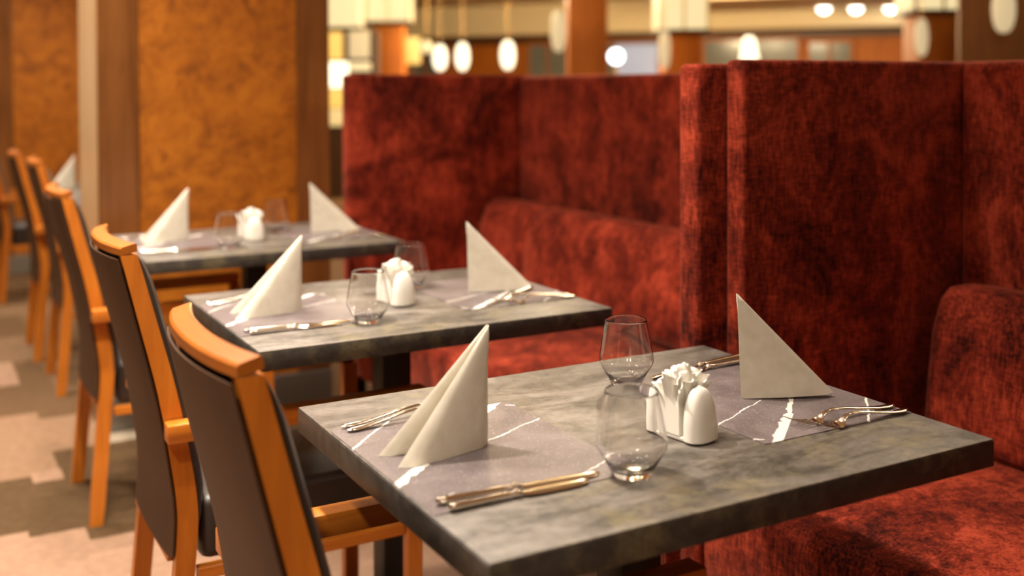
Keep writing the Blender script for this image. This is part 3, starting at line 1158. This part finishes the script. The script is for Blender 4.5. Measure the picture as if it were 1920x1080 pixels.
def make_knife(L, label, loc, rot, blade_tilt=6):
    t = thing('table_knife', label, 'knife', loc, rot, 'steel table knives')
    k = L / 0.223
    hz = 0.0050
    handle = [(0.0, 0, hz, 0.002, 0.001), (0.002, 0, hz, 0.0052, 0.0035), (0.008, 0, hz, 0.0066, 0.0046), (0.016, 0, hz, 0.0060, 0.0042), (0.05, 0, hz, 0.0052, 0.0037),
              (0.085, 0, hz, 0.0042, 0.0032), (0.097, 0, hz, 0.0038, 0.0030), (0.100, 0, hz, 0.0050, 0.0042), (0.104, 0, hz, 0.0053, 0.0045), (0.108, 0, hz, 0.0042, 0.0034), (0.111, 0, hz - .001, 0.0030, 0.0022)]
    to_obj('handle', sec_loft([(a * k, b_, c_, d_, e) for a, b_, c_, d_, e in handle], 14), ST, t)
    blade = [(0.1112, 0, 0.0032, 0.0036, 0.0016), (0.118, -0.0005, 0.0026, 0.0062, 0.0013), (0.135, -0.001, 0.0022, 0.0082, 0.0011), (0.17, -0.0012, 0.0018, 0.0088, 0.0010),
             (0.20, -0.0008, 0.0016, 0.0082, 0.0009), (0.212, 0.0006, 0.0015, 0.0066, 0.0008), (0.219, 0.003, 0.0014, 0.0040, 0.0007), (0.223, 0.005, 0.0013, 0.0012, 0.0005)]
    ta = R_(blade_tilt)
    to_obj('blade', loft([ellipse((a * k, b_, c_ + d_ * abs(math.sin(ta)) * 0.9), (0, math.cos(ta), math.sin(ta)), (0, -math.sin(ta), math.cos(ta)), d_, e, 10) for a, b_, c_, d_, e in blade]), ST, t)
    return t


def make_fork(L, label, loc, rot):
    t = thing('table_fork', label, 'fork', loc, rot, 'steel table forks')
    k = L / 0.205
    hd = [(0.0, 0, 0.0042, 0.0012, 0.0006), (0.002, 0, 0.0038, 0.0042, 0.0012), (0.008, 0, 0.0033, 0.0066, 0.0018), (0.016, 0, 0.0030, 0.0074, 0.0020), (0.035, 0, 0.0040, 0.0062, 0.0018), (0.07, 0, 0.0085, 0.0045, 0.0017), (0.10, 0, 0.0128, 0.0033, 0.0018),
          (0.122, 0, 0.0145, 0.0031, 0.0018), (0.136, 0, 0.0130, 0.0036, 0.0017), (0.1442, 0, 0.0095, 0.0050, 0.0015)]
    to_obj('handle', sec_loft([(a * k, b_, c_, d_, e) for a, b_, c_, d_, e in hd], 12), ST, t)
    hb = sec_loft([(a * k, b_, c_, d_, e) for a, b_, c_, d_, e in [(0.1446, 0, 0.0092, 0.0050, 0.0014), (0.149, 0, 0.0058, 0.0100, 0.0012), (0.155, 0, 0.0032, 0.0127, 0.0011), (0.160, 0, 0.0024, 0.0131, 0.0010), (0.163, 0, 0.0024, 0.0130, 0.0010)]], 12)
    for j in range(4):
        y0 = -0.0113 + j * 0.00753
        loft([ellipse((a * k, y0 * s_, z_), (0, 1, 0), (0, 0, 1), w_, 0.0009, 8, 3.0) for a, s_, z_, w_ in ((0.1615, 1, 0.0024, 0.0017), (0.173, 1, 0.0034, 0.0015), (0.190, 0.97, 0.0072, 0.0013), (0.2, 0.95, 0.0110, 0.0010), (0.205, 0.94, 0.0132, 0.0006))], hb)
    to_obj('head', hb, ST, t)
    return t


def seg(p0, p1):
    return math.hypot(p1[0] - p0[0], p1[1] - p0[1]), math.atan2(p1[1] - p0[1], p1[0] - p0[0])


k0 = k1 = f0 = f1 = None


def lay(kind, p0, ang, label):
    global k0, k1, f0, f1
    loc = (p0[0], p0[1], ZM + .0002)
    if kind == 'k0':
        if k0 is None:
            k0 = make_knife(0.223, label, loc, ang)
        else:
            dup(k0, loc, ang, label)
    elif kind == 'k1':
        if k1 is None:
            k1 = make_knife(0.192, label, loc, ang)
        else:
            dup(k1, loc, ang, label)
    elif kind == 'f0':
        if f0 is None:
            f0 = make_fork(0.205, label, loc, ang)
        else:
            dup(f0, loc, ang, label)
    else:
        if f1 is None:
            f1 = make_fork(0.184, label, loc, ang)
        else:
            dup(f1, loc, ang, label)


for i, (tx, ty) in enumerate(TP[:3]):
    nm = ('nearest', 'second', 'third')[i]
    lay('k0', (tx + .016, ty + .163), R_(-2.6), 'longer steel knife on the chair-side place mat of the %s table' % nm)
    lay('k1', (tx + .021, ty + .140), R_(-0.6), 'shorter steel knife on the chair-side place mat of the %s table' % nm)
    lay('f0', (tx + .018, ty + .484), R_(3), 'longer steel fork behind the chair-side napkin of the %s table' % nm)
    lay('f1', (tx + .020, ty + .464), R_(5), 'shorter steel fork behind the chair-side napkin of the %s table' % nm)
    lay('f0', (tx + .775, ty + .168), R_(179), 'longer steel fork on the bench-side place mat of the %s table' % nm)
    lay('f1', (tx + .774, ty + .142), R_(179.5), 'shorter steel fork on the bench-side place mat of the %s table' % nm)
    if i == 0:
        lay('k0', (tx + .775, ty + .506), R_(187.5), 'longer steel knife behind the bench-side napkin of the %s table' % nm)
        lay('k1', (tx + .765, ty + .480), R_(183), 'shorter steel knife behind the bench-side napkin of the %s table' % nm)
    else:
        lay('k0', (tx + .735, ty + .270), R_(213), 'longer steel knife lying aslant before the bench-side napkin of the %s table' % nm)
